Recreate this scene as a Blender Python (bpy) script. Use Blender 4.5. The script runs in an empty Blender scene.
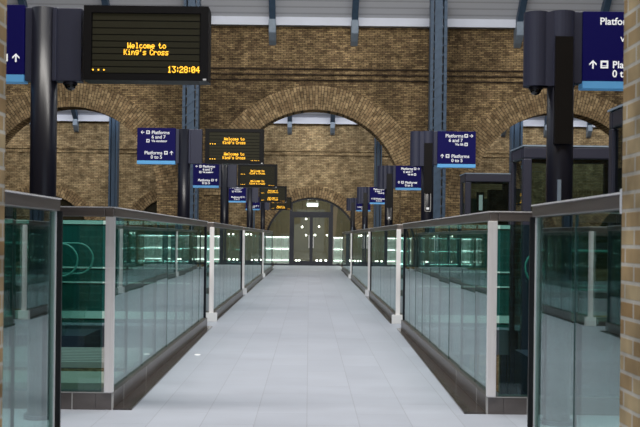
import bpy, bmesh, math, random
from mathutils import Vector, Matrix
random.seed(7)
R = math.radians
sc = bpy.context.scene
COL = sc.collection

# ------------------------------------------------------------------ materials
def nodes_of(name):
    m = bpy.data.materials.new(name); m.use_nodes = True
    nt = m.node_tree; nt.nodes.clear()
    return m, nt, nt.nodes, nt.links

def srgb(r, g, b):
    def f(c):
        c /= 255.0
        return c/12.92 if c <= .04045 else ((c+.055)/1.055)**2.4
    return (f(r), f(g), f(b), 1.0)

def simple(name, col, rough=.5, metal=0.0, noise=0.0, nscale=20.0, emis=None, estr=0.0, bump=0.0, stretch=(1, 1, 1), spec=.5):
    m, nt, N, L = nodes_of(name)
    out = N.new('ShaderNodeOutputMaterial'); b = N.new('ShaderNodeBsdfPrincipled')
    L.new(b.outputs[0], out.inputs[0])
    b.inputs['Base Color'].default_value = col
    b.inputs['Roughness'].default_value = rough
    b.inputs['Metallic'].default_value = metal
    b.inputs['Specular IOR Level'].default_value = spec
    if emis:
        b.inputs['Emission Color'].default_value = emis
        b.inputs['Emission Strength'].default_value = estr
    if noise or bump:
        tc = N.new('ShaderNodeTexCoord'); mp = N.new('ShaderNodeMapping'); nz = N.new('ShaderNodeTexNoise')
        mp.inputs['Scale'].default_value = stretch
        nz.inputs['Scale'].default_value = nscale; nz.inputs['Detail'].default_value = 4
        L.new(tc.outputs['Object'], mp.inputs[0]); L.new(mp.outputs[0], nz.inputs['Vector'])
        if noise:
            mr = N.new('ShaderNodeMapRange'); mr.inputs[1].default_value = .25; mr.inputs[2].default_value = .75
            mr.inputs[3].default_value = 1-noise; mr.inputs[4].default_value = 1+noise
            L.new(nz.outputs['Fac'], mr.inputs[0])
            mx = N.new('ShaderNodeVectorMath'); mx.operation = 'SCALE'
            mx.inputs[0].default_value = col[:3]
            L.new(mr.outputs[0], mx.inputs['Scale']); L.new(mx.outputs[0], b.inputs['Base Color'])
        if bump:
            bp = N.new('ShaderNodeBump'); bp.inputs['Strength'].default_value = bump; bp.inputs['Distance'].default_value = .01
            L.new(nz.outputs['Fac'], bp.inputs['Height']); L.new(bp.outputs[0], b.inputs['Normal'])
    return m

def emit(name, col, strength):
    m, nt, N, L = nodes_of(name)
    out = N.new('ShaderNodeOutputMaterial'); e = N.new('ShaderNodeEmission')
    e.inputs[0].default_value = col; e.inputs[1].default_value = strength
    L.new(e.outputs[0], out.inputs[0])
    return m

def glass(name, tint, boost=1.0, rough=0.0):
    """sheet glass: tinted see-through plus Fresnel reflection"""
    m, nt, N, L = nodes_of(name)
    out = N.new('ShaderNodeOutputMaterial')
    tr = N.new('ShaderNodeBsdfTransparent'); tr.inputs[0].default_value = tint
    gl = N.new('ShaderNodeBsdfGlossy'); gl.inputs['Roughness'].default_value = rough
    gl.inputs[0].default_value = (.86, .95, .95, 1)
    ge = N.new('ShaderNodeNewGeometry')
    mr = N.new('ShaderNodeMapRange')
    mr.inputs[3].default_value = 1.52; mr.inputs[4].default_value = 1/1.52
    L.new(ge.outputs['Backfacing'], mr.inputs[0])
    fr = N.new('ShaderNodeFresnel'); L.new(mr.outputs[0], fr.inputs['IOR'])
    mu = N.new('ShaderNodeMath'); mu.operation = 'MULTIPLY'; mu.use_clamp = True; mu.inputs[1].default_value = boost
    L.new(fr.outputs[0], mu.inputs[0])
    mx = N.new('ShaderNodeMixShader')
    L.new(mu.outputs[0], mx.inputs[0]); L.new(tr.outputs[0], mx.inputs[1]); L.new(gl.outputs[0], mx.inputs[2])
    L.new(mx.outputs[0], out.inputs[0])
    return m

def brick(name, c1, c2, mortar, scale=(.225, .075), uv=False, soot=.35, soot_scale=.5, dark=1.0, offset=.5, msize=.008, bumpk=.4):
    m, nt, N, L = nodes_of(name)
    out = N.new('ShaderNodeOutputMaterial'); b = N.new('ShaderNodeBsdfPrincipled')
    b.inputs['Roughness'].default_value = .9; b.inputs['Specular IOR Level'].default_value = .15
    L.new(b.outputs[0], out.inputs[0])
    tc = N.new('ShaderNodeTexCoord')
    if uv:
        vec = tc.outputs['UV']
    else:
        sp = N.new('ShaderNodeSeparateXYZ'); L.new(tc.outputs['Object'], sp.inputs[0])
        ad = N.new('ShaderNodeMath'); L.new(sp.outputs[0], ad.inputs[0]); L.new(sp.outputs[1], ad.inputs[1])
        cb = N.new('ShaderNodeCombineXYZ'); L.new(ad.outputs[0], cb.inputs[0]); L.new(sp.outputs[2], cb.inputs[1])
        vec = cb.outputs[0]
    bt = N.new('ShaderNodeTexBrick'); L.new(vec, bt.inputs['Vector'])
    bt.offset = offset
    bt.inputs['Scale'].default_value = 1.0
    bt.inputs['Brick Width'].default_value = scale[0]; bt.inputs['Row Height'].default_value = scale[1]
    bt.inputs['Mortar Size'].default_value = msize; bt.inputs['Mortar Smooth'].default_value = .3
    bt.inputs['Color1'].default_value = c1; bt.inputs['Color2'].default_value = c2; bt.inputs['Mortar'].default_value = mortar
    # soot: large blotches drawn out vertically, and a finer patchiness
    mp = N.new('ShaderNodeMapping'); mp.inputs['Scale'].default_value = (1.0, .45, 1); L.new(vec, mp.inputs[0])
    nz = N.new('ShaderNodeTexNoise'); nz.inputs['Scale'].default_value = soot_scale; nz.inputs['Detail'].default_value = 6; nz.inputs['Roughness'].default_value = .65
    L.new(mp.outputs[0], nz.inputs['Vector'])
    mr = N.new('ShaderNodeMapRange'); mr.inputs[1].default_value = .3; mr.inputs[2].default_value = .7
    mr.inputs[3].default_value = dark*(1-soot); mr.inputs[4].default_value = dark*(1+soot*.6)
    L.new(nz.outputs['Fac'], mr.inputs[0])
    n2 = N.new('ShaderNodeTexNoise'); n2.inputs['Scale'].default_value = 3.6; n2.inputs['Detail'].default_value = 3; L.new(vec, n2.inputs['Vector'])
    m2 = N.new('ShaderNodeMapRange'); m2.inputs[1].default_value = .3; m2.inputs[2].default_value = .7
    m2.inputs[3].default_value = .60; m2.inputs[4].default_value = 1.38; L.new(n2.outputs['Fac'], m2.inputs[0])
    mm = N.new('ShaderNodeMath'); mm.operation = 'MULTIPLY'; L.new(mr.outputs[0], mm.inputs[0]); L.new(m2.outputs[0], mm.inputs[1])
    sv = N.new('ShaderNodeVectorMath'); sv.operation = 'SCALE'; L.new(bt.outputs['Color'], sv.inputs[0]); L.new(mm.outputs[0], sv.inputs['Scale'])
    L.new(sv.outputs[0], b.inputs['Base Color'])
    bp = N.new('ShaderNodeBump'); bp.inputs['Strength'].default_value = bumpk; bp.inputs['Distance'].default_value = .01; bp.invert = True
    L.new(bt.outputs['Fac'], bp.inputs['Height']); L.new(bp.outputs[0], b.inputs['Normal'])
    return m

def floor_mat():
    m, nt, N, L = nodes_of('pale stone paving')
    out = N.new('ShaderNodeOutputMaterial'); b = N.new('ShaderNodeBsdfPrincipled'); L.new(b.outputs[0], out.inputs[0])
    b.inputs['Specular IOR Level'].default_value = .35
    tc = N.new('ShaderNodeTexCoord'); sp = N.new('ShaderNodeSeparateXYZ'); L.new(tc.outputs['Object'], sp.inputs[0])
    cb = N.new('ShaderNodeCombineXYZ'); L.new(sp.outputs[1], cb.inputs[0]); L.new(sp.outputs[0], cb.inputs[1])
    bt = N.new('ShaderNodeTexBrick'); L.new(cb.outputs[0], bt.inputs['Vector'])
    bt.inputs['Scale'].default_value = 1; bt.inputs['Brick Width'].default_value = .92; bt.inputs['Row Height'].default_value = .365
    bt.inputs['Mortar Size'].default_value = .004; bt.inputs['Mortar Smooth'].default_value = .2
    bt.inputs['Color1'].default_value = srgb(184, 189, 200); bt.inputs['Color2'].default_value = srgb(177, 182, 193); bt.inputs['Mortar'].default_value = srgb(165, 169, 179)
    nz = N.new('ShaderNodeTexNoise'); nz.inputs['Scale'].default_value = 1.3; nz.inputs['Detail'].default_value = 8; nz.inputs['Roughness'].default_value = .7
    mp = N.new('ShaderNodeMapping'); mp.inputs['Scale'].default_value = (1, 2.2, 1); L.new(tc.outputs['Object'], mp.inputs[0]); L.new(mp.outputs[0], nz.inputs['Vector'])
    mr = N.new('ShaderNodeMapRange'); mr.inputs[1].default_value = .3; mr.inputs[2].default_value = .7; mr.inputs[3].default_value = .93; mr.inputs[4].default_value = 1.05
    L.new(nz.outputs['Fac'], mr.inputs[0])
    sv = N.new('ShaderNodeVectorMath'); sv.operation = 'SCALE'; L.new(bt.outputs['Color'], sv.inputs[0]); L.new(mr.outputs[0], sv.inputs['Scale'])
    L.new(sv.outputs[0], b.inputs['Base Color'])
    m2 = N.new('ShaderNodeMapRange'); m2.inputs[3].default_value = .34; m2.inputs[4].default_value = .55; L.new(nz.outputs['Fac'], m2.inputs[0]); L.new(m2.outputs[0], b.inputs['Roughness'])
    return m

def louvre_mat(name, ca, cb_, period, rough=.6):
    """boards running across, with a dark shadow line at each lap"""
    m, nt, N, L = nodes_of(name)
    out = N.new('ShaderNodeOutputMaterial'); b = N.new('ShaderNodeBsdfPrincipled'); L.new(b.outputs[0], out.inputs[0])
    b.inputs['Roughness'].default_value = rough
    tc = N.new('ShaderNodeTexCoord'); sp = N.new('ShaderNodeSeparateXYZ'); L.new(tc.outputs['Object'], sp.inputs[0])
    dv = N.new('ShaderNodeMath'); dv.operation = 'DIVIDE'; dv.inputs[1].default_value = period; L.new(sp.outputs[2], dv.inputs[0])
    fr = N.new('ShaderNodeMath'); fr.operation = 'FRACT'; L.new(dv.outputs[0], fr.inputs[0])
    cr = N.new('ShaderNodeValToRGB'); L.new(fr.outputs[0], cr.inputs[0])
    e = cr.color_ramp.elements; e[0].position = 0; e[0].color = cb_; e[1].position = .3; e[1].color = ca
    L.new(cr.outputs[0], b.inputs['Base Color'])
    return m

M = {}
M['brick'] = brick('sooty stock brick', srgb(190, 162, 118), srgb(124, 101, 75), srgb(76, 66, 54), soot=.8, soot_scale=.24, dark=.92, msize=.012)
M['brick_back'] = brick('pale stock brick', srgb(204, 180, 138), srgb(156, 132, 98), srgb(112, 98, 78), soot=.6, soot_scale=.45, msize=.011)
M['brick_jamb'] = brick('buff jamb brick', srgb(196, 172, 132), srgb(170, 136, 92), srgb(205, 196, 180), soot=.12, soot_scale=1.5, msize=.009, dark=.8)
M['voussoir'] = brick('arch ring brick', srgb(188, 162, 122), srgb(142, 117, 86), srgb(92, 78, 62), scale=(.26, .12), uv=True, soot=.7, soot_scale=.35, msize=.014)
M['brick_dark'] = brick('shadowed brick', srgb(70, 56, 44), srgb(52, 42, 34), srgb(50, 44, 38), soot=.4)
M['floor'] = floor_mat()
M['granite'] = simple('polished dark granite', srgb(74, 68, 66), .16, noise=.25, nscale=9, stretch=(1, .4, 1))
M['plinth'] = simple('brown grey steel plinth', srgb(112, 106, 104), .32, .35, noise=.12, nscale=6, stretch=(1, .2, 3))
M['stud'] = simple('bright white stud', srgb(250, 250, 250), .4, noise=.02, nscale=3, emis=(1, 1, 1, 1), estr=.3)  # slight glow put into the white stud, which is no lamp
M['joint'] = simple('pale joint strip', srgb(190, 188, 185), .4, .3)
M['rail'] = simple('brushed bronze grey steel', srgb(128, 120, 116), .38, .6, noise=.12, nscale=5, stretch=(.3, .3, 8))
M['steel'] = simple('brushed stainless steel', srgb(244, 241, 241), .42, .12, noise=.06, nscale=8, stretch=(6, 6, .4))
M['white_metal'] = simple('white painted metal', srgb(225, 225, 226), .4)
M['glass'] = glass('green tinted balustrade glass', (.62, .78, .75, 1), 1.08)
M['glass_clear'] = glass('pale end glass', (.90, .95, .94, 1), 1.0)
M['glass_green'] = glass('deep green end glass', (.55, .73, .71, 1), 1.0)
M['glass_edge'] = simple('polished glass edge', srgb(60, 92, 88), .15, noise=.1, nscale=4)
M['glass_door'] = glass('clear door glass', (.80, .84, .80, 1), 1.0)
M['glass_dark'] = glass('smoked lift glass', (.42, .52, .50, 1), 1.0)
M['navy'] = simple('navy sign face', srgb(8, 6, 62), .6, spec=.15, emis=srgb(10, 6, 96), estr=.25, noise=.04, nscale=3)
M['skyblue'] = simple('sky blue sign strip', srgb(92, 160, 214), .45, emis=srgb(92, 160, 214), estr=.2, noise=.04, nscale=3)
M['sign_white'] = emit('white sign lettering', (1, 1, 1, 1), .85)
M['slate'] = simple('dark slate painted steel', srgb(54, 57, 76), .42, .1, noise=.08, nscale=4, stretch=(3, 3, .3))
M['slate_dark'] = simple('near black totem steel', srgb(20, 21, 31), .3, .0, noise=.08, nscale=4, stretch=(3, 3, .3), spec=.3)
M['recess'] = simple('black gloss recess panel', srgb(14, 13, 15), .3, noise=.1, nscale=3)
M['bezel'] = simple('black board housing', srgb(11, 10, 13), .5, noise=.1, nscale=6, spec=.25)
M['screen'] = simple('olive matrix row', srgb(38, 37, 26), .6, noise=.05, nscale=10, emis=srgb(40, 38, 24), estr=.25, spec=.2)
M['amber'] = emit('amber matrix lamps', (1.0, .50, .04, 1), 2.3)
M['blue_steel'] = simple('blue grey riveted steel', srgb(66, 87, 110), .5, .1, noise=.16, nscale=3, stretch=(2, 2, .5))
M['bracket'] = simple('pale blue grey cast bracket', srgb(134, 148, 164), .55, noise=.12, nscale=6)
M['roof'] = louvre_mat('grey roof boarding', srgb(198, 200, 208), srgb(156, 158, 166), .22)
M['roof_white'] = simple('white eaves board', srgb(226, 231, 245), .55, noise=.04, nscale=2)
M['frame'] = simple('charcoal door frame', srgb(38, 40, 50), .4, .2, noise=.1, nscale=4)
M['lift'] = simple('slate lift framing', srgb(52, 53, 68), .42, .2, noise=.08, nscale=4)
M['black'] = simple('matt black', srgb(16, 16, 18), .5, noise=.1, nscale=5)
M['dome'] = simple('black smoked dome', srgb(10, 10, 12), .08)
M['platform'] = simple('dim platform paving', srgb(52, 60, 62), .7, noise=.2, nscale=1.2)
M['teal'] = simple('teal lift lining', srgb(40, 92, 88), .4, noise=.15, nscale=2)
M['teal_dark'] = simple('dull teal handrail', srgb(70, 140, 130), .4, noise=.1, nscale=3)
M['teal_screen'] = simple('deep teal screen', srgb(18, 80, 76), .35, noise=.35, nscale=5, stretch=(5, 1, .05))
M['band'] = simple('pale aqua band', srgb(190, 222, 216), .4, noise=.05, nscale=4)
M['olive'] = simple('olive plaster', srgb(128, 120, 102), .8, noise=.1, nscale=2)
M['lamp'] = emit('white sparkle glow', (1.0, .97, .9, 1), 14)  # glow for the globes that stand in for door glass sparkles
M['tube'] = emit('glint rail glow', (.9, 1.0, .98, 1), 9)  # glow for the rails that stand in for glints
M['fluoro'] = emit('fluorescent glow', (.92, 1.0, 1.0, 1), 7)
M['frosted'] = simple('frosted pale infill', srgb(176, 182, 178), .4, noise=.25, nscale=7, emis=srgb(170, 178, 172), estr=.55)  # glow put in to imitate the bright clutter in the far glass
M['window_dark'] = simple('dark olive window glass', srgb(50, 46, 30), .25, noise=.2, nscale=2)
M['rubber'] = simple('black handrail rubber', srgb(20, 20, 22), .35, noise=.1, nscale=5)
M['comb'] = louvre_mat('grooved comb plate', srgb(120, 124, 122), srgb(40, 44, 46), .1, .4)
M['plate'] = simple('pale escalator floor plate', srgb(168, 172, 158), .4, .3, noise=.1, nscale=5)

# ------------------------------------------------------------------ mesh helpers
class MB:
    def __init__(s): s.bm = bmesh.new()
    def box(s, x0, x1, y0, y1, z0, z1):
        p = [(x0,y0,z0),(x1,y0,z0),(x1,y1,z0),(x0,y1,z0),(x0,y0,z1),(x1,y0,z1),(x1,y1,z1),(x0,y1,z1)]
        v = [s.bm.verts.new(q) for q in p]
        for f in ((3,2,1,0),(4,5,6,7),(0,1,5,4),(1,2,6,5),(2,3,7,6),(3,0,4,7)): s.bm.faces.new([v[i] for i in f])
        return s
    def prism(s, pts, axis, a0, a1):
        """pts: 2-D outline; axis 'y' -> (x,z) outline drawn out along y; 'x' -> (y,z) along x; 'z' -> (x,y) along z"""
        def P(p, a): return {'y': (p[0], a, p[1]), 'x': (a, p[0], p[1]), 'z': (p[0], p[1], a)}[axis]
        A = [s.bm.verts.new(P(p, a0)) for p in pts]; B = [s.bm.verts.new(P(p, a1)) for p in pts]
        n = len(pts)
        s.bm.faces.new(A); s.bm.faces.new(B[::-1])
        for i in range(n): s.bm.faces.new([A[i], B[i], B[(i+1) % n], A[(i+1) % n]])
        return s
    def cyl(s, p0, p1, r, n=20, r1=None):
        p0 = Vector(p0); p1 = Vector(p1); d = (p1-p0); r1 = r if r1 is None else r1
        q = d.to_track_quat('Z', 'Y')
        A = []; B = []
        for i in range(n):
            a = 2*math.pi*i/n; u = q @ Vector((math.cos(a), math.sin(a), 0))
            A.append(s.bm.verts.new(p0+u*r)); B.append(s.bm.verts.new(p1+u*r1))
        s.bm.faces.new(A[::-1]); s.bm.faces.new(B)
        for i in range(n): s.bm.faces.new([A[i], A[(i+1) % n], B[(i+1) % n], B[i]])
        return s
    def sphere(s, c, r, seg=14, rings=8, zscale=1.0, half=None):
        m = Matrix.Translation(c) @ Matrix.Diagonal((r, r, r*zscale, 1))
        g = bmesh.ops.create_uvsphere(s.bm, u_segments=seg, v_segments=rings, radius=1, matrix=m)
        if half == 'low':
            dead = [v for v in g['verts'] if v.co.z > c[2]+1e-5]
            bmesh.ops.delete(s.bm, geom=dead, context='VERTS')
        return s
    def tube(s, pts, r, n=8):
        pts = [Vector(p) for p in pts]; rings = []
        for i, p in enumerate(pts):
            d = (pts[min(i+1, len(pts)-1)] - pts[max(i-1, 0)]).normalized(); q = d.to_track_quat('Z', 'Y')
            rings.append([s.bm.verts.new(p + q @ Vector((math.cos(2*math.pi*k/n)*r, math.sin(2*math.pi*k/n)*r, 0))) for k in range(n)])
        for a, b in zip(rings, rings[1:]):
            for k in range(n): s.bm.faces.new([a[k], a[(k+1) % n], b[(k+1) % n], b[k]])
        s.bm.faces.new(rings[0][::-1]); s.bm.faces.new(rings[-1])
        return s
    def quad(s, *p):
        s.bm.faces.new([s.bm.verts.new(q) for q in p]); return s
    def build(s, name, mat, parent=None, loc=None, smooth=False, bevel=0.0):
        bmesh.ops.recalc_face_normals(s.bm, faces=s.bm.faces[:])
        me = bpy.data.meshes.new(name); s.bm.to_mesh(me); s.bm.free()
        o = bpy.data.objects.new(name, me); COL.objects.link(o); me.materials.append(mat)
        if smooth:
            for p in me.polygons: p.use_smooth = len(p.vertices) == 4 or len(p.vertices) == 3
        if parent: o.parent = parent
        if loc: o.location = loc
        if bevel:
            b = o.modifiers.new('edge', 'BEVEL'); b.width = bevel; b.segments = 2; b.limit_method = 'ANGLE'; b.angle_limit = R(40)
        return o

def thing(name, label, cat, loc=(0, 0, 0), group=None, rz=0):
    o = bpy.data.objects.new(name, None); COL.objects.link(o); o.empty_display_size = .2
    o.location = loc; o.rotation_euler = (0, 0, rz); o['label'] = label; o['category'] = cat
    if group: o['group'] = group
    return o
def tag(o, label, cat, group=None):
    o['label'] = label; o['category'] = cat
    if group: o['group'] = group
    return o
def struct(o, label=None):
    o['kind'] = 'structure'
    if label: o['label'] = label; o['category'] = label.split()[-1]
    return o
def copy_tree(o, parent=None):
    c = o.copy(); COL.objects.link(c); c.parent = parent
    for ch in list(o.children): copy_tree(ch, c)
    return c

def text_mesh(txt, size, align='LEFT', bold=.0):
    cu = bpy.data.curves.new('txt', 'FONT'); cu.body = txt; cu.size = size; cu.align_x = align; cu.offset = bold; cu.resolution_u = 3
    o = bpy.data.objects.new('txt', cu); COL.objects.link(o)
    bpy.context.view_layer.update()
    me = bpy.data.meshes.new_from_object(o.evaluated_get(bpy.context.evaluated_depsgraph_get()))
    bpy.data.objects.remove(o); bpy.data.curves.remove(cu)
    return me

# ------------------------------------------------------------------ the setting
XL, XR = -1.44, 1.33
PENS = [(4.25, 5.88), (7.42, 14.30), (15.2, 22.0), (22.45, 31.4), (31.9, 40.2)]     # runs of balustrade along the bridge
TOT_Y = [7.07, 15.0, 22.2, 31.66, 40.6]
YA, YA2, YB = 42.0, 42.9, 45.5                                                     # arcade front and back, back wall
ZG = -6.0

m = MB()
m.box(XL-.12, XR+.12, -3, YB+6, -.35, 0)
for (a, b) in ((5.88, 7.42), (14.30, 15.2), (22.0, 22.45), (31.4, 31.9), (40.2, 41.6)):
    e = 4.3 if a > 40 else 7
    m.box(-e, XL-.12, a-.02, b+.02, -.35, 0); m.box(XR+.12, e, a-.02, b+.02, -.35, 0)
m.box(-3, XL-.12, -3, 4.2, -.35, 0); m.box(XR+.12, 3, -3, 4.2, -.35, 0)
struct(m.build('floor', M['floor']))
struct(MB().box(-22, 22, 3.9, 60, ZG-.3, ZG).build('ground', M['platform']))

def arch_wall(name, mat, y0, y1, x0, x1, z0, z1, centers, r, zs, zbase, n=28):
    """a wall pierced by round-headed arches: strips over each arch, piers between, jambs and soffits"""
    bm = bmesh.new()
    def q(*p): bm.faces.new([bm.verts.new(v) for v in p])
    edges = [x0]
    for c in centers: edges += [c-r, c+r]
    edges.append(x1)
    for y in (y0, y1):
        for i in range(0, len(edges), 2):
            a, b = edges[i], edges[i+1]
            q((a, y, z0), (b, y, z0), (b, y, z1), (a, y, z1))
        for c in centers:
            if zbase > z0: q((c-r, y, z0), (c+r, y, z0), (c+r, y, zbase), (c-r, y, zbase))
            P = [(c-r*math.cos(math.pi*k/n), zs+r*math.sin(math.pi*k/n)) for k in range(n+1)]
            for (ax, az), (bx, bz) in zip(P, P[1:]): q((ax, y, az), (bx, y, bz), (bx, y, z1), (ax, y, z1))
    for c in centers:
        P = [(c-r, zbase)] + [(c-r*math.cos(math.pi*k/n), zs+r*math.sin(math.pi*k/n)) for k in range(n+1)] + [(c+r, zbase)]
        for (ax, az), (bx, bz) in zip(P, P[1:]): q((ax, y0, az), (ax, y1, az), (bx, y1, bz), (bx, y0, bz))
        if zbase > z0: q((c-r, y0, zbase), (c+r, y0, zbase), (c+r, y1, zbase), (c-r, y1, zbase))
    q((x0, y0, z1), (x1, y0, z1), (x1, y1, z1), (x0, y1, z1))
    me = bpy.data.meshes.new(name); bm.to_mesh(me); bm.free(); me.materials.append(mat)
    o = bpy.data.objects.new(name, me); COL.objects.link(o)
    return struct(o)

def arch_ring(name, mat, c, r, thick, zs, y, proud, parent=None, n=40):
    """the brick ring round an arch, laid radially (UV: along the arc, across the ring)"""
    bm = bmesh.new(); uvl = bm.loops.layers.uv.new('UVMap')
    def face(pts, uvs):
        f = bm.faces.new([bm.verts.new(p) for p in pts])
        for l, u in zip(f.loops, uvs): l[uvl].uv = u
    for k in range(n):
        a0, a1 = math.pi*k/n, math.pi*(k+1)/n
        def P(a, rr, yy): return (c-rr*math.cos(a), yy, zs+rr*math.sin(a))
        u0, u1 = a0*(r+thick/2), a1*(r+thick/2)
        face([P(a0, r, y-proud), P(a1, r, y-proud), P(a1, r+thick, y-proud), P(a0, r+thick, y-proud)], [(0, u0), (0, u1), (thick, u1), (thick, u0)])
        face([P(a0, r+thick, y-proud), P(a1, r+thick, y-proud), P(a1, r+thick, y), P(a0, r+thick, y)], [(0, u0), (0, u1), (.1, u1), (.1, u0)])
        face([P(a0, r, y), P(a1, r, y), P(a1, r, y-proud), P(a0, r, y-proud)], [(0, u0), (0, u1), (.1, u1), (.1, u0)])
    me = bpy.data.meshes.new(name); bm.to_mesh(me); bm.free(); me.materials.append(mat)
    o = bpy.data.objects.new(name, me); COL.objects.link(o)
    if parent: o.parent = parent
    return o

# arcade wall: three great arches (only the crowns show), then the aisle and the back wall with the doorway
AC, AR, AZ = .21, 3.64, 3.01
arc = arch_wall('wall_arcade', M['brick'], YA, YA2, -22, 22, ZG, 10.15, [AC-20.5+.01, AC-10.25, AC, AC+10.25], AR, AZ, ZG)
for i, c in enumerate((AC-10.25, AC, AC+10.25)):
    struct(arch_ring('trim_%d' % (i+1), M['voussoir'], c, AR, 1.0, AZ, YA, .05))
BC, BR, BZ = .12, 2.15, .95
bcs = [BC+6.1*k for k in (-3, -2, -1, 0, 1, 2, 3)]
arch_wall('wall_back', M['brick_back'], YB, YB+.5, -22, 22, ZG, 9.5, bcs, BR, BZ, 0.0)
for i, c in enumerate(bcs):
    struct(arch_ring('trim_%d' % (i+4), M['voussoir'], c, BR, .5, BZ, YB, .04))
    if abs(c-BC) > 1:       # the other arches hold dark glazing
        k = i+1
        w = MB()
        P = [(c-BR, 0)] + [(c-BR*math.cos(math.pi*j/24), BZ+BR*math.sin(math.pi*j/24)) for j in range(25)] + [(c+BR, 0)]
        w.prism(P, 'y', YB+.2, YB+.24)
        o = struct(w.build('window_%d' % k, M['window_dark']))
        f = MB()
        for xx in (-.6, .6): f.box(c+xx-.03, c+xx+.03, YB+.14, YB+.2, 0, BZ+1.5)
        f.box(c-BR+.12, c+BR-.12, YB+.135, YB+.195, 1.36, 1.44)
        f.build('window_frame', M['frame'], o)
# string courses, their shadow painted in as darker brick
m = MB()
for z in (8.34, 8.11, 7.88): m.box(-22, 22, YA-.05, YA, z-.032, z+.032)
struct(m.build('trim_12', M['brick_dark']))
m = MB(); m.box(-22, 22, YB-.04, YB, 5.20, 5.26).box(-22, 22, YB-.03, YB, 5.02, 5.06)
struct(m.build('trim_13', M['brick_back']))
# side walls, and the near wall with the opening the picture is taken through
struct(MB().box(-22.4, -22, 3.9, 52, ZG, 17).build('wall_left', M['brick_dark']))
struct(MB().box(22, 22.4, 3.9, 52, ZG, 17).build('wall_right', M['brick_dark']))
m = MB()
m.box(-22, -1.292, 4.0, 4.24, ZG, 12); m.box(1.325, 22, 4.0, 4.24, ZG, 12); m.box(-1.292, 1.325, 4.0, 4.24, 3.7, 12)
struct(m.build('wall_front', M['brick_jamb']))
# main roof boarding climbing from the wall head toward the camera, with a white eaves board
m = MB()
m.prism([(YA+.1, 10.12), (YA+.1, 10.3), (34.4, 17.9), (34.4, 17.72), (YA-.3, 10.42), (YA-.3, 10.12)], 'x', -22, 22)
struct(m.build('ceiling', M['roof']))
struct(MB().box(-22, 22, YA-.34, YA-.30, 10.12, 10.50).build('trim_14', M['roof_white']))
m = MB(); m.prism([(YB, 6.70), (YB, 6.85), (YA2, 8.6), (YA2, 8.45)], 'x', -22, 22)
struct(m.build('ceiling.001', M['roof']))
struct(MB().box(-22, 22, YB-.16, YB-.04, 6.44, 6.72).build('trim_15', M['roof_white']))

# ribs under the roof with cast brackets on the wall
ribs = [(-1.62+3.42*k) for k in range(-3, 5)]
def rib_labels(k): return 'blue-grey roof rib with cast bracket, number %s along the wall head' % k
rnames = {-3: 'behind the largest departure board, nearer the jamb', -2: 'behind the largest departure board, its foot hidden', -1: 'above the steel column behind the departure boards',
          0: 'left of the great middle arch crown', 1: 'right of the great middle arch crown', 2: 'above the steel column behind the lift side signs',
          3: 'just beside the ridged totem cover at the top edge', 4: 'above the cropped navy platform sign'}
for i, x in enumerate(ribs):
    k = i-3
    t = thing('roof_rib', 'blue-grey steel roof rib ' + rnames[k], 'roof beam', (x, YA, 10.1), 'ribs under the main roof')
    MB().prism([(-.30, -.1), (-.30, .30), (-7.4, 7.3), (-7.4, 6.9), (-.5, .05), (-.5, -.20)], 'x', -.13, .13).build('beam', M['blue_steel'], t)
    MB().prism([(0, -.78), (0, .02), (-.30, .02), (-.66, .22), (-.66, -.35), (-.30, -.62)], 'x', -.15, .15).build('bracket', M['bracket'], t, bevel=.03)
arl = {-6: 'nearer the brick jamb, inside the arch beside the largest departure board', -5: 'under the crown of the arch behind the largest departure board totem',
       0: 'under the middle arch crown, departure board side', 1: 'under the middle arch crown, lift side',
       5: 'in the arch above the lift enclosures, beside the slim column', 6: 'in the arch above the lift enclosures, behind the ridged totem', 7: 'in the arch above the lift enclosures, nearest the brick jamb'}
for k, w in arl.items():
    t = thing('aisle_rib', 'small pale bracketed rib ' + w, 'roof beam', (-.93+1.94*k, YB, 6.44), 'ribs under the aisle roof')
    MB().prism([(-.16, .05), (-.16, .32), (-2.6, 2.0), (-2.6, 1.75), (-.3, .1)], 'x', -.1, .1).build('beam', M['blue_steel'], t)
    MB().prism([(0, -.5), (0, 0), (-.16, .06), (-.34, .06), (-.34, -.2), (-.14, -.42)], 'x', -.1, .1).build('bracket', M['bracket'], t, bevel=.02)

# riveted columns
def steel_column(x, y, w, z1, label, rivets=True):
    t = thing('steel_column', label, 'column', (x, y, ZG)); t['kind'] = 'thing'
    h = z1-ZG; a = w/2
    m = MB().box(-a*.45, a*.45, -.02, .3, 0, h)
    m.build('web', M['blue_steel'], t)
    for s in (-1, 1):
        f = MB().box(s*a-(.36*a if s > 0 else 0), s*a+(.36*a if s < 0 else 0), -.08, .4, 0, h)
        if rivets:
            z = 6.2
            while z < h:
                f.box(s*a*.82-.035, s*a*.82+.035, -.115, -.08, z, z+.07); z += .26
        f.build('flange', M['blue_steel'], t)
    if rivets:
        l = MB(); z = 6
        while z < h-.4:
            l.prism([(-a*.6, z), (-a*.6, z+.07), (a*.6, z+.37), (a*.6, z+.30)], 'y', -.05, -.025); z += .38
        l.build('lacing_bars', M['blue_steel'], t)
    return t
steel_column(-4.82, 40.2, .65, 11.0, 'tall riveted blue-grey steel column behind the second departure board')
steel_column(5.12, 40.2, .67, 11.0, 'tall riveted blue-grey steel column behind the second lift-side platform sign')
steel_column(3.05, 44.6, .32, 6.8, 'slim blue-grey steel column inside the middle arch on the lift side', False)
steel_column(-2.6, 44.6, .32, 6.8, 'slim blue-grey steel column inside the middle arch behind the departure boards', False)
steel_column(-8.77, 44.6, .38, 6.8, 'slim blue-grey steel column inside the arch beside the largest departure board', False)
steel_column(9.22, 44.6, .5, 6.8, 'slim blue-grey steel column inside the arch above the lift enclosures', False)

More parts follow.
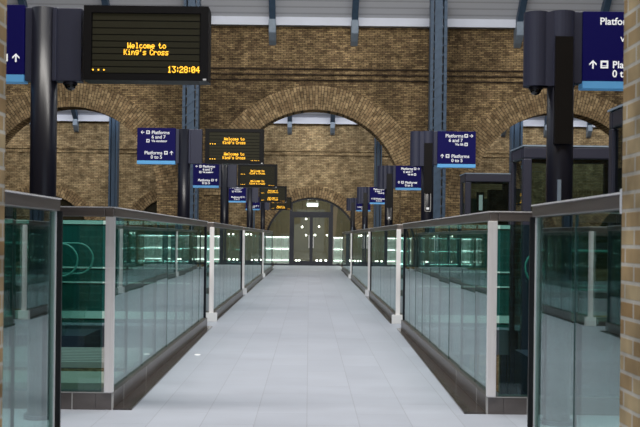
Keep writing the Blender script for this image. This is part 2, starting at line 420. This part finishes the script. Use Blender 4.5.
# ------------------------------------------------------------------ the glazed doorway and the room behind it
door = MB()
fx0, fx1, zt = -.89, 1.09, 2.35
yd = YB+.1
for x in (fx0, fx1-.13): door.box(x, x+.13, yd, yd+.12, 0, 2.8)
door.box(fx0+.01, fx1-.01, yd-.006, yd+.118, zt-.06, zt+.10)
P = [(BC-(BR)*math.cos(math.pi*k/36), BZ+(BR)*math.sin(math.pi*k/36)) for k in range(37)]
Q = [(BC-(BR-.09)*math.cos(math.pi*k/36), BZ+(BR-.09)*math.sin(math.pi*k/36)) for k in range(37)]
for k in range(36): door.prism([P[k], P[k+1], Q[k+1], Q[k]], 'y', yd-.003, yd+.115)
door.box(BC-BR, BC-BR+.09, yd, yd+.12, 0, BZ); door.box(BC+BR-.09, BC+BR, yd, yd+.12, 0, BZ)
door.box(BC-BR, BC+BR, yd-.009, yd+.112, 0, .07)
d = struct(door.build('door_1', M['frame']))
for s, (a, b) in enumerate(((fx0+.13, .10), (.10, fx1-.13))):
    lf = MB().box(a, a+.07, yd+.02, yd+.10, .07, zt-.06).box(b-.07, b, yd+.02, yd+.10, .07, zt-.06)
    lf.box(a, b, yd+.016, yd+.096, .07, .2).box(a, b, yd+.016, yd+.096, zt-.16, zt-.06)
    lf = lf.build('door_leaf', M['frame'], d)
    MB().box(a+.07, b-.07, yd+.05, yd+.065, .2, zt-.16).build('glass_pane', M['glass_door'], lf)
    hx = b-.10 if s == 0 else a+.10
    MB().cyl((hx, yd-.03, .8), (hx, yd-.03, 1.4), .016, 10).build('handle', M['steel'], lf)
top = MB(); top.prism([(fx0+.13, zt+.1), (fx1-.13, zt+.1)] + [(BC-(BR-.09)*math.cos(math.pi*k/36), BZ+(BR-.09)*math.sin(math.pi*k/36)) for k in range(24, 11, -1)], 'y', yd+.05, yd+.06)
top.build('fanlight_pane', M['glass_door'], d)
for s in (-1, 1):
    if s < 0: Pp = [(BC-BR+.09, .07), (fx0, .07)] + [(BC-(BR-.09)*math.cos(math.pi*k/36), BZ+(BR-.09)*math.sin(math.pi*k/36)) for k in range(12, -1, -1)]
    else: Pp = [(fx1, .07), (BC+BR-.09, .07)] + [(BC+(BR-.09)*math.cos(math.pi*k/36), BZ+(BR-.09)*math.sin(math.pi*k/36)) for k in range(0, 12)]
    MB().prism(Pp, 'y', yd+.05, yd+.06).build('sidelight_pane', M['glass_door'], d)
# room behind
struct(MB().box(-3.2, 3.4, 51.5, 51.7, -.3, 4).build('wall_end', M['olive']))
struct(MB().box(-3.2, -3.0, 46.0, 51.5, -.3, 4).build('wall_inner_left', M['olive']))
struct(MB().box(3.2, 3.4, 46.0, 51.5, -.3, 4).build('wall_inner_right', M['olive']))
struct(MB().box(-3.2, 3.4, 46.0, 51.7, 4, 4.15).build('ceiling.002', M['olive']))
t = thing('ceiling_light', 'bright fluorescent light glowing behind the fanlight over the doors', 'light', (.15, 48.2, 4))
MB().box(-.26, .26, -.08, .08, -1.22, -1.08).build('diffuser', M['fluoro'], t)
MB().box(-.3, .3, -.1, .1, -1.08, -1.02).box(-.22, -.20, -.01, .01, -1.02, 0).box(.20, .22, -.01, .01, -1.02, 0).build('housing', M['white_metal'], t)
pend = [(306, 219, 'highest, by the door meeting stile'), (302, 227, 'second highest, in the board side door'), (319, 226.5, 'second highest, in the lift side door'), (306, 235, 'low, in the board side door'),
        (315, 235, 'low, in the lift side door'), (327, 235, 'low, near the lift side door jamb')]
for px, py, w in pend:  # invented globes that stand in for sparkles in the door glass
    Y = 47.0+random.random()*2
    t = thing('sparkle_globe', 'small invented sparkle globe seen through the door glass, ' + w, 'lamp', ((px-309)*Y/1000, Y, 1.3+(237-py)*Y/1000), 'invented sparkle globes behind the doors')
    MB().sphere((0, 0, 0), .038).build('globe', M['lamp'], t)
    MB().cyl((0, 0, .038), (0, 0, 4-t.location.z), .006, 6).build('cord', M['black'], t)
upl = [(299.5, 'beside the board side door jamb'), (296.5, 'hard by the board side frame'), (317, 'by the door meeting stile'), (321, 'mid lift side door'), (326, 'near the lift side frame'), (338, 'behind the lift side sidelight')]
for k, (px, w) in enumerate(upl):  # invented low globes for the sparkles near the floor
    Y = 46.6+.25*k
    t = thing('sparkle_floor_globe', 'small invented floor globe sparkling low behind the doors, ' + w, 'light', ((px-309)*Y/1000, Y, 0), 'invented floor globes behind the doors')
    MB().cyl((0, 0, 0), (0, 0, .16), .06, 12).build('housing', M['black'], t)
    MB().sphere((0, 0, .19), .045).build('globe', M['lamp'], t)

# ------------------------------------------------------------------ balustrades
RH = 1.50
def balustrade(side, k, y0, y1, npan, label, ret=True):
    X = XL if side < 0 else XR
    o = side                                    # outward direction
    g = 'glass balustrades along the bridge'
    t = thing('glass_balustrade', label, 'balustrade', (X, y0, 0), g)
    Lb = y1-y0; RL = 5.2 if k < 4 else 2.6
    def xb(mb, a, b, *r):                       # a..b measured outward
        mb.box(min(o*a, o*b), max(o*a, o*b), *r); return mb
    # plinth (along the bridge and, at the near end, outward)
    pl = MB(); xb(pl, 0, .13, 0, Lb, 0, .13)
    if ret: xb(pl, .13, RL, 0, .13, 0, .13)
    pl = pl.build('plinth', M['plinth'], t, bevel=.004)
    if k == 1:
        js = MB()
        for yy in (.42, 1.5): xb(js, -.003, .0, yy, yy+.012, 0, .13)
        xb(js, -.003, .0, 0, .012, 0, .13); xb(js, .0, .5, -.003, 0, .124, .13); xb(js, 0, .012, -.003, 0, 0, .13)
        xb(js, .30, .308, -.003, 0, 0, .13)
        js.build('joint_strip', M['joint'], pl)
    # glass panels along the bridge, each set a hair off line
    w = Lb/npan
    for i in range(npan):
        g1 = MB().box(-.0085, .0085, .006, w-.006, .10, RH-.07).build('glass_panel', M['glass'], t, (o*.045, i*w, 0))
        g1.rotation_euler = (0, 0, R(random.uniform(-.22, .22)))
        e = MB().box(-.0085, .0085, -.003, .003, .13, RH-.09).build('panel_edge', M['glass_edge'], t, (o*.045, i*w+.0, 0)) if i else None
    # top rail
    rl = MB(); xb(rl, .01, .075, 0, Lb, RH-.066, RH)
    if ret: xb(rl, .075, RL, 0, .06, RH-.066, RH)
    rl.build('top_rail', M['rail'], t, bevel=.006)
    cap = MB(); xb(cap, .004, .081, -.006, Lb, RH, RH+.008)
    if ret: xb(cap, .081, RL, -.006, .066, RH, RH+.008)
    cap.build('rail_capping', M['steel'], t)
    if ret:
        n2 = 4; a = .09; wr = (RL-a)/n2
        for i in range(n2):
            gp = MB(); xb(gp, a+i*wr+.005, a+(i+1)*wr-.005, .02, .037, .13, RH-.09)
            gp.build('end_glass_panel', M['glass_green' if k == 1 else 'glass_clear'], t)
        ps = MB(); xb(ps, 0.0, .068, -.012, .03, .13, RH-.066)
        ps.build('corner_post', M['steel'], t, bevel=.004)
        # far end return of the run
        rr = MB(); xb(rr, .075, RL, Lb-.06, Lb, RH-.066, RH); rr.build('end_rail', M['rail'], t)
        for i in range(n2):
            gp = MB(); xb(gp, a+i*wr+.005, a+(i+1)*wr-.005, Lb-.037, Lb-.02, 0, RH-.09)
            gp.build('end_glass_panel', M['glass_clear'], t)
        pe = MB(); xb(pe, .02, .06, Lb-.03, Lb, .13, RH-.066); pe.build('end_post', M['slate_dark'], t)
    else:
        pe = MB(); xb(pe, .03, .06, Lb-.012, Lb, 0, RH-.066); pe.build('end_edge', M['steel'], t)
        pe = MB(); xb(pe, .0, .03, Lb-.004, Lb+.016, 0, RH-.066); pe.build('edge_gasket', M['black'], t)
    if k >= 2:
        pb = MB(); xb(pb, -.06, .11, -.05, 0, 0, .135); pb.build('lit_plinth_end', M['white_metal'], t, bevel=.004)  # white box paints the brightly lit front of the plinth
    if k == 1:                                  # ribbed teal screen across the far side of the enclosure
        ys = 13.6-y0; x1 = 3.8 if side < 0 else 1.4
        sp = MB(); xb(sp, .16, x1, ys, ys+.03, .10, 1.44); sp = sp.build('rear_screen', M['teal_screen'], t)
        for z0, z1 in ((1.44, 1.49), (.84, .86), (.64, .66), (.16, .26)):
            bd = MB(); xb(bd, .16, x1, ys-.02, ys, z0, z1); bd.build('screen_band', M['band'], sp)
    if k == 0:
        wb = MB(); xb(wb, -.005, .1, -.015, .02, RH-.085, RH+.02); wb.build('wall_bracket', M['white_metal'], t)
    return t
ordn = ['nearest', 'second', 'third', 'fourth', 'fifth']
blab = {(-1, 0): 'cropped glass balustrade fixed to the brick jamb under the largest departure board',
        (1, 0): 'cropped glass balustrade with white wall bracket at the brick jamb under the cropped sign',
        (-1, 1): 'long glass balustrade with bright steel corner post, under the largest departure board',
        (1, 1): 'long glass balustrade with bright steel corner post, beside the lift enclosures',
        (-1, 2): 'glass balustrade with lit plinth end painted white under the second departure board',
        (1, 2): 'glass balustrade with lit plinth end painted white below the second lift-side platform sign',
        (-1, 3): 'glass balustrade third from the far doors, departure board side', (1, 3): 'glass balustrade second from the far doors, lift side',
        (-1, 4): 'glass balustrade closest to the far doors, departure board side', (1, 4): 'glass balustrade closest to the far doors, lift side'}
blab[(-1, 3)] = 'glass balustrade second from the far doors, departure board side'
for k, (a, b) in enumerate(PENS):
    for s in (-1, 1):
        aa, bb = a, b
        if k == 0: bb = 5.83 if s < 0 else 6.02
        balustrade(s, k, aa, bb, [2, 9, 9, 11, 10][k], blab[(s, k)], ret=k > 0)
# dark polished kerb along the foot of each run, narrowing away from the camera
kid = 20
for k, (a, b) in enumerate(PENS):
    if k == 0: continue
    for s in (-1, 1):
        n0, n1 = {(-1, 1): (.14, .075), (1, 1): (.165, .06), (-1, 2): (.05, .04), (1, 2): (.085, .07)}.get((s, k), (.05, .05))
        X = XL if s < 0 else XR
        m = MB(); P = [(X, a), (X-s*n0, a), (X-s*n1, b), (X, b)]
        m.prism(P, 'z', 0, .012)
        struct(m.build('trim_%d' % kid, M['granite'])); kid += 1
tag(MB().cyl((-.0, 0, 0), (0, 0, .008), .032, 16).build('floor_stud', M['stud'], None, (-1.20, 10.9, 0)), 'small round white stud in the paving beside the kerb', 'stud')

# ------------------------------------------------------------------ totems, signs, boards, cameras
def totem(side, i, label):
    t = thing('signage_totem', label, 'totem', ((-1.885 if side < 0 else 1.765), TOT_Y[i], 0), 'dark totems along the bridge')
    MB().cyl((0, 0, 0), (0, 0, 2.89), .092, 32).build('column', M['slate_dark'], t, smooth=True)
    MB().cyl((0, 0, 0), (0, 0, .03), .115, 32).build('base_plate', M['slate'], t)
    if side < 0:
        MB().box(.07, .27, -.05, .05, 2.375, 2.89).box(.07, .10, -.07, .05, 2.375, 2.89).build('arm_panel', M['slate'], t, bevel=.006)
        MB().box(-.125, -.07, -.05, .05, 2.375, 2.89).build('fin', M['slate'], t, bevel=.006)
    else:
        c = MB()
        c.cyl((-.175, 0, 2.38), (-.175, 0, 2.90), .088, 28); c.cyl((0, 0, 2.38), (0, 0, 2.905), .097, 28)
        c.box(-.175, 0, -.07, .06, 2.38, 2.895)
        c.build('ridged_cover', M['slate'], t, smooth=False)
        MB().box(.08, .14, -.05, .05, 2.40, 2.905).build('fin', M['slate'], t, bevel=.006)
        MB().box(-.062, .062, -.102, -.06, 1.97, 2.72).build('recess_panel', M['recess'], t)
        if i in (1, 2):
            f = MB()
            for (a, b, c0, d0) in ((-.045, -.038, 1.70, 2.06), (.038, .045, 1.70, 2.06), (-.045, .045, 2.053, 2.06), (-.045, .045, 1.70, 1.707)): f.box(a, b, -.100, -.075, c0, d0)
            f.build('hatch_outline', M['joint'], t)
            MB().box(-.02, .02, -.102, -.08, 1.73, 1.76).build('hatch_glint', M['sign_white'], t)  # glowing patch stands in for a glint on the hatch
        else:
            MB().box(-.035, -.012, -.102, -.08, 1.50, 1.72).build('reflection_strip', M['bracket'], t)  # pale strip paints light reflected on the column
    return t
tl = ['carrying the largest departure board', 'carrying the second largest departure board', 'carrying the middle departure board', 'carrying the second smallest departure board', 'carrying the smallest departure board']
tr = ['with twin ridged cover beside the cropped navy sign', 'with outlined hatch in front of the riveted blue column', 'with ridged cover, third along the lift side', 'with ridged cover, fourth along the lift side', 'with ridged cover, last before the far doors, lift side']
for i in range(5):
    totem(-1, i, 'dark slate totem column ' + tl[i]); totem(1, i, 'dark slate totem column ' + tr[i])

# 5x7 lamp-matrix letters
FONT = {
 'W': '10001 10001 10001 10101 10101 11011 10001', 'e': '00000 00000 01110 10001 11111 10000 01110', 'l': '01100 00100 00100 00100 00100 00100 01110',
 'c': '00000 00000 01110 10000 10000 10001 01110', 'o': '00000 00000 01110 10001 10001 10001 01110', 'm': '00000 00000 11010 10101 10101 10101 10101',
 't': '01000 01000 11100 01000 01000 01001 00110', 'K': '10001 10010 10100 11000 10100 10010 10001', 'i': '00100 00000 01100 00100 00100 00100 01110',
 'n': '00000 00000 10110 11001 10001 10001 10001', 'g': '00000 01111 10001 10001 01111 00001 01110', "'": '00100 00100 01000 00000 00000 00000 00000',
 's': '00000 00000 01111 10000 01110 00001 11110', 'C': '01110 10001 10000 10000 10000 10001 01110', 'r': '00000 00000 10110 11001 10000 10000 10000',
 '1': '00100 01100 00100 00100 00100 00100 01110', '2': '01110 10001 00001 00110 01000 10000 11111', '3': '11111 00010 00100 00010 00001 10001 01110',
 '8': '01110 10001 10001 01110 10001 10001 01110', '0': '01110 10001 10011 10101 11001 10001 01110', '4': '00010 00110 01010 10010 11111 00010 00010',
 ':': '000 010 010 000 010 010 000', '.': '000 000 000 000 000 011 011', ' ': '0000 0000 0000 0000 0000 0000 0000'}
def matrix_text(mb, txt, x0, zt, cw, ch, y):
    """x0 = left edge, zt = top; cell cw x ch; returns the width"""
    x = x0
    for c in txt:
        rows = FONT[c].split()
        for r, row in enumerate(rows):
            for q, b in enumerate(row):
                if b == '1':
                    mb.quad((x+q*cw-cw*.22, y, zt-(r+1)*ch), (x+(q+1)*cw, y, zt-(r+1)*ch), (x+(q+1)*cw, y, zt-r*ch+ch*.05), (x+q*cw-cw*.22, y, zt-r*ch+ch*.05))
        x += (len(rows[0])+1)*cw
    return x-x0-cw
def text_width(txt, cw): return sum((len(FONT[c].split()[0])+1) for c in txt)*cw-cw

def board(i, label):
    Y = TOT_Y[i]
    t = thing('departure_board', label, 'departure board', (-1.590+(.025 if i == 1 else 0), Y-.09, 2.380), 'departure boards along the bridge')
    W, H = .872, .521
    fr = MB().box(0, W, .012, .19, 0, H)
    fr.box(0, .055, 0, .012, 0, H); fr.box(W-.055, W, 0, .012, 0, H); fr.box(.055, W-.055, 0, .012, H-.05, H); fr.box(.055, W-.055, 0, .012, 0, .045)
    fr.build('housing', M['bezel'], t)
    rows = [(.052, .040), (.098, .040)] + []
    s = MB()
    # rows of the display: two deep ones at the top, then narrower lines
    zz = H-.055
    for h in (.053, .051, .046, .044, .044, .044, .045, .044, .045):
        s.box(.062, W-.062, .006, .012, zz-h+.007, zz); zz -= h+.0005
    sc_ = s.build('display_rows', M['screen'], t)
    y = .004
    def px(v): return v/143.3
    def line(txt, x, z, width, ch):
        mb = MB(); matrix_text(mb, txt, x, z, width/text_width(txt, 1), ch, y); mb.build('lamp_lettering', M['amber'], t)
    def dot(x, z, w): MB().box(x, x+w, y-.001, y, z, z+w).build('lamp_dot', M['amber'], t)
    if i == 0:
        line('Welcome to', px(44), H-px(37), px(38.5), .0056)
        line("King's Cross", px(40.5), H-px(43.6), px(44.5), .0056)
        line('13:28:04', px(84.5), px(14.5), px(32), .0064)
        for k in range(3): dot(px(9+5.5*k), px(9.5), px(1.4))
    else:
        for zt in (H-.13, H-.355):
            line('Welcome to', .285, zt, .30, .0062); line("King's Cross", .265, zt-.055, .335, .0062)
            for k in range(3): dot(.07+.035*k, zt-.105, .014)
        line('13:28:04', .68, .052, .15, .0052)
    MB().box(W-.035, W-.012, -.004, 0, .004, .016).build('indicator', M['white_metal'], t)
    return t
bl = ['largest departure board with amber welcome and clock reading 13:28:04', 'second largest departure board with the amber welcome shown twice', 'middle departure board in the receding row of five',
      'second smallest departure board in the receding row', 'smallest departure board, beside the far door arch']
for i in range(5): board(i, bl[i])

def put_text(mb_parent, name, txt, size, x, z, y, mat, align='LEFT', bold=.0):
    me = text_mesh(txt, size, align, bold); me.materials.clear(); me.materials.append(mat)
    o = bpy.data.objects.new(name, me); COL.objects.link(o); o.parent = mb_parent
    o.rotation_euler = (R(90), 0, 0); o.location = (x, y, z)
    return o
def arrow(parent, cx, cz, s, d, y):
    mb = MB()
    """d: angle of the arrow, 0 = right, 90 = up"""
    c, n = math.cos(R(d)), math.sin(R(d))
    def T(a, b): return (cx+(a*c-b*n)*s, cz+(a*n+b*c)*s)
    for poly in ([(-.5, -.09), (.3, -.09), (.3, .09), (-.5, .09)], [(.5, 0), (.08, .42), (-.12, .42), (.22, .09), (.22, -.09), (-.12, -.42), (.08, -.42)]):
        if len(poly) == 4: mb.prism([T(*p) for p in poly], 'y', y-.001, y)
        else:
            mb.prism([T(*p) for p in [(.5, 0), (.08, .42), (-.12, .42), (.28, 0)]], 'y', y-.0012, y)
            mb.prism([T(*p) for p in [(.5, 0), (.28, 0), (-.12, -.42), (.08, -.42)]], 'y', y-.0012, y)
    mb.build('arrow', M['sign_white'], parent)
def icon(parent, cx, cz, s, y):
    """white square pictogram with a dark lift cabin in it"""
    MB().box(cx-s/2, cx+s/2, y-.001, y, cz-s/2, cz+s/2).build('pictogram', M['sign_white'], parent)
    MB().box(cx-s*.28, cx+s*.28, y-.002, y-.001, cz-s*.12, cz+s*.25).box(cx-s*.3, cx+s*.3, y-.002, y-.001, cz-s*.32, cz-s*.22).build('pictogram_mark', M['navy'], parent)
def sign(side, i, label):
    Y = TOT_Y[i]; W, H = .57, .54
    x0 = (-2.014-W) if side < 0 else 1.906
    t = thing('platform_sign', label, 'sign', (x0, Y-.06, 2.365), 'navy platform signs along the bridge')
    MB().box(0, W, 0, .11, .05, H).build('sign_face', M['navy'], t, bevel=.003)
    MB().box(0, W, -.001, .11, 0, .05).build('blue_strip', M['skyblue'], t)
    y = -.0015; S = .070
    def T(txt, x, zc, size=S): put_text(t, 'lettering', txt, size, x, zc-.35*size, y, M['sign_white'], 'LEFT', .0012 if i < 2 else .002)
    r1, r2, r3, r4, r5 = .472, .405, .345, .168, .105
    if side < 0:
        arrow(t, .08, r1, .055, 180, y); icon(t, .162, r1, .052, y)
        T('Platforms', .215 if i else .10, r1)
        if i: T('6 and 7', .215, r2); T('Via escalator', .215, r3, .045)
        icon(t, .162, r3, .048, y)
        T('Platforms', .11, r4); icon(t, .432, r4, .052, y); arrow(t, .515, r4, .06, 90, y)
        T('0 to 5', .205, r5)
    else:
        T('Platforms', .115, r1); icon(t, .425, r1, .052, y); arrow(t, .503, r1, .055, 0, y)
        if i: T('6 and 7', .165, r2)
        T('Via lift', .262, r3, .048); icon(t, .425, r3, .048, y)
        arrow(t, .07, r4, .06, 90, y); icon(t, .150, r4, .054, y); T('Platforms', .206, r4); T('0 to 5', .206, r5)
    return t
sl = ['cropped navy platform sign beside the brick jamb, on the largest board totem', 'navy platform sign hung from the totem of the second largest board', 'navy platform sign tucked under the second largest departure board', 'navy platform sign tucked under the middle departure board', 'tiny navy platform sign beside the smallest departure board']
sr = ['large cropped navy platform sign cut off by the brick jamb, lift side', 'navy platform sign in front of brick above the dark lift enclosure', 'navy platform sign third along the lift side', 'navy platform sign fourth along the lift side', 'tiny navy platform sign last along the lift side']
for i in range(5): sign(-1, i, sl[i]); sign(1, i, sr[i])

for (x, w) in ((-1.70, 'under the arm of the largest departure board'), (1.59, 'under the ridged totem cover')):
    zb = (2.375 if x < 0 else 2.38)-.002
    t = thing('dome_camera', 'small black dome security camera ' + w, 'camera', (x, TOT_Y[0], zb))
    MB().cyl((0, 0, -.018), (0, 0, 0), .05, 24).build('mount_ring', M['slate_dark'], t)
    MB().sphere((0, 0, -.018), .04, 20, 12, 1.0, 'low').build('dome', M['dome'], t, smooth=True)

# ------------------------------------------------------------------ lift enclosures beyond the lift side balustrade
def lift(x0, x1, y0, y1, z1, label, lean=0.0, mull=()):
    t = thing('lift_enclosure', label, 'lift enclosure', (x0, y0, ZG), 'glazed lift enclosures')
    w, dp, h = x1-x0, y1-y0, z1-ZG
    p = .11
    f = MB()
    for a in (0, w-p):
        for b in (0, dp-p): f.box(a, a+p, b, b+p, 0, h-.16)
    for a in mull: f.box(a, a+p*.8, 0, p, 0, h)
    f.build('posts', M['lift'], t, bevel=.01)
    r = MB().box(0, w, 0, p, h-.16, h).box(0, w, dp-p, dp, h-.16, h).box(0, p, p, dp-p, h-.16, h).box(w-p, w, p, dp-p, h-.16, h)
    r.build('roof_frame', M['lift'], t, bevel=.02)
    MB().box(p, w-p, 0, p, h-1.35, h-1.25).build('transom', M['lift'], t)
    MB().box(p, w-p, 0, p, 5.8, 6.05).build('sill_beam', M['lift'], t)
    MB().box(p, w-p, -.02, p, 6.24, 6.36).build('threshold', M['plate'], t)
    MB().box(p, w-p, dp*.55, dp*.55+.03, 6.36, 7.45).build('lining_panel', M['teal'], t)
    MB().box(-.01, w+.01, -.01, dp+.01, h, h+.02).build('roof_edge', M['bracket'], t)
    MB().box(p, w-p, .03, .045, 6.05, h-.16).build('front_glass', M['glass_dark'], t)
    MB().box(.03, .045, p, dp-p, 6.05, h-.16).build('side_glass', M['glass_dark'], t)
    return t
lift(3.12, 4.10, 20.0, 20.75, 2.60, 'low dark framed glass lift enclosure below the second lift-side navy sign')
lift(2.80, 4.20, 13.1, 13.95, 2.52, 'dark framed glass lift enclosure half hidden by the ridged totem')
lift(2.70, 4.0, 8.2, 9.05, 2.46, 'cropped dark lift enclosure beside the brick jamb under the cropped sign')
# car inside the lowest enclosure
c = thing('lift_car', 'dark lift car with a white highlight strip inside the low lift enclosure', 'lift car', (3.6, 20.27, ZG))
MB().box(.02, .36, -.1, .1, 6.1, 8.3).build('car_body', M['black'], c)
MB().box(-.165, -.095, -.03, -.0, 7.88, 8.19).build('highlight_strip', M['sign_white'], c)  # glowing strip stands in for a highlight on the lift glass
MB().box(-.20, -.06, 0, .1, 6.1, 8.25).build('car_mast', M['black'], c)
MB().box(-.36, .02, .10, .12, 6.1, 8.12).box(.0, .02, .08, .10, 6.1, 8.12).build('back_panel', M['teal'], c)

# ------------------------------------------------------------------ escalators inside the pens
def escalator(side, y, X, label, plates=()):
    wd = .95
    t = thing('escalator', label, 'escalator', (X, y, 0))
    o = side
    def oxs(pts): return [(o*a, b) for a, b in pts]
    MB().prism(oxs([(.05, -.35), (.05, .05), (1.5, .05), (7.8, ZG+.4), (7.8, ZG), (7.2, ZG), (1.2, -.35)]), 'y', 0, wd).build('truss', M['slate'], t)
    st = MB()
    for k in range(23):
        a = 1.4+k*.27; z = .06-(k+1)*.245
        st.box(min(o*a, o*(a+.30)), max(o*a, o*(a+.30)), .06, wd-.06, z-.25, z+.02)
    st.build('steps', M['comb'], t)
    for yy in (.02, wd-.05):
        g = [(.3, .05), (.20, .40), (.16, .85), (.25, 1.05), (.5, 1.15), (1.5, 1.15), (7.6, ZG+1.5), (7.7, ZG+.45), (1.5, .05)]
        MB().prism(oxs(g), 'y', yy, yy+.02).build('side_glass', M['glass_clear'], t)
        path = [(1.4, .78), (.45, .78)] + [(.35-.2*math.sin(math.pi*q/12), .98-.2*math.cos(math.pi*q/12)) for q in range(13)] + [(.45, 1.18), (1.5, 1.18), (7.6, ZG+1.53)]
        MB().tube([(o*a, yy+.01, z) for a, z in path], .014, 8).build('handrail', M['teal_dark'], t, smooth=True)
    for (y0, y1, mat) in plates:
        xa, xb_ = min(o*-.95, o*2.6), max(o*-.95, o*2.6)
        if mat is None:
            g = MB().box(xa, xa+.04, y0-y, y1-y, -.06, -.01).box(xb_-.04, xb_, y0-y, y1-y, -.06, -.01); yy = y0
            while yy < y1: g.box(xa, xb_, yy-y, yy-y+.05, -.06, 0); yy += .14
            g.build('floor_grating', M['joint'], t)
        else: MB().box(xa, xb_, y0-y, y1-y, -.1, 0).build('floor_plate', mat, t)
    return t
escalator(-1, 12.3, -2.70, 'escalator behind green end glass beside the long run under the largest departure board',
          ((8.75, 9.5, M['plate']), (10.2, 11.5, None)))
escalator(1, 10.4, 2.3, 'escalator behind green end glass between the lift enclosures')
# made-up glowing railings that stand in for glints round the far doors
for s_, w in ((-1, 'departure board side'), (1, 'lift side')):
    t = thing('glint_railing', 'made-up glowing railing for glints in far glass, ' + w, 'railing', (s_*1.62, 41.0, 0))
    for z in (.24, .76, 1.30): MB().cyl((0, 0, z), (s_*2.62, 0, z), .013, 8).build('glint_rail', M['tube'], t)
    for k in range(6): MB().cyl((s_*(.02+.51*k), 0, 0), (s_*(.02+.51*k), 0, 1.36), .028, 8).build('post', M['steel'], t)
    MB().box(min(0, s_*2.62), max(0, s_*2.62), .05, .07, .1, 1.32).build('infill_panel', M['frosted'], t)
    x0 = BC-BR+.1 if s_ < 0 else 1.12
    t = thing('glint_railing', 'made-up glowing low rail for glints in the far door sidelight, ' + w, 'railing', (x0, 46.35, 0))
    for z in (.22, .74, 1.28): MB().cyl((0, 0, z), (1.05, 0, z), .012, 8).build('glint_rail', M['tube'], t)
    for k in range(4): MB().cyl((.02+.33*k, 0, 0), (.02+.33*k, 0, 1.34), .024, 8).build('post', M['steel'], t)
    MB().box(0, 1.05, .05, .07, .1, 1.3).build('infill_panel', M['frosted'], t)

# ------------------------------------------------------------------ light
wd = bpy.data.worlds.new('World'); sc.world = wd; wd.use_nodes = True
N = wd.node_tree.nodes; L = wd.node_tree.links; N.clear()
o = N.new('ShaderNodeOutputWorld'); bg = N.new('ShaderNodeBackground'); bg.inputs[0].default_value = (.80, .88, 1.0, 1); bg.inputs[1].default_value = .70
L.new(bg.outputs[0], o.inputs[0])
def area(name, loc, rot, sx, sy, power, col=(1, 1, 1)):
    l = bpy.data.lights.new(name, 'AREA'); l.shape = 'RECTANGLE'; l.size = sx; l.size_y = sy; l.energy = power; l.color = col
    ob = bpy.data.objects.new(name, l); COL.objects.link(ob); ob.location = loc; ob.rotation_euler = rot
    return ob
area('aisle_fill', (0, 44.0, 7.2), (R(0), 0, 0), 30, .8, 500, (.95, .97, 1))  # area light added under the closed aisle roof to light it
area('hall_fill', (0, 24, 15), (R(28), 0, 0), 24, 3, 2000, (1.0, .95, .86))  # added overhead light for the hall, no fitting behind it
area('near_hall_fill', (0, 5.0, 10.5), (R(62), 0, 0), 9, 2.0, 1750, (1.0, .96, .90))  # light added at the near end to brighten post and board fronts
area('under_bridge_fill', (-6, 16, -.8), (0, 0, 0), 4, 20, 120, (.85, 1, .97))  # light added to brighten the level under the bridge
area('under_bridge_fill', (6, 16, -.8), (0, 0, 0), 4, 20, 120, (.85, 1, .97))  # the same added light on the lift side
area('room_light', (.1, 48.5, 3.9), (0, 0, 0), 3, 2, 150, (1, .93, .8))

# ------------------------------------------------------------------ camera
cd = bpy.data.cameras.new('Camera'); cam = bpy.data.objects.new('Camera', cd); COL.objects.link(cam)
cd.sensor_width = 36; cd.lens = 36*1000/640.0
cd.shift_x = 11/640.0; cd.shift_y = 23.5/640.0
cam.matrix_world = Matrix.Translation((0, 0, 1.3)) @ Matrix.Rotation(R(90), 4, 'X') @ Matrix.Rotation(R(.66), 4, 'Z')
cd.dof.use_dof = True; cd.dof.focus_distance = 11.0; cd.dof.aperture_fstop = 6.0
cd.clip_end = 300
sc.camera = cam
sc.view_settings.view_transform = 'Standard'
sc.cycles.transparent_max_bounces = 48
sc.cycles.max_bounces = 10
sc.cycles.glossy_bounces = 6
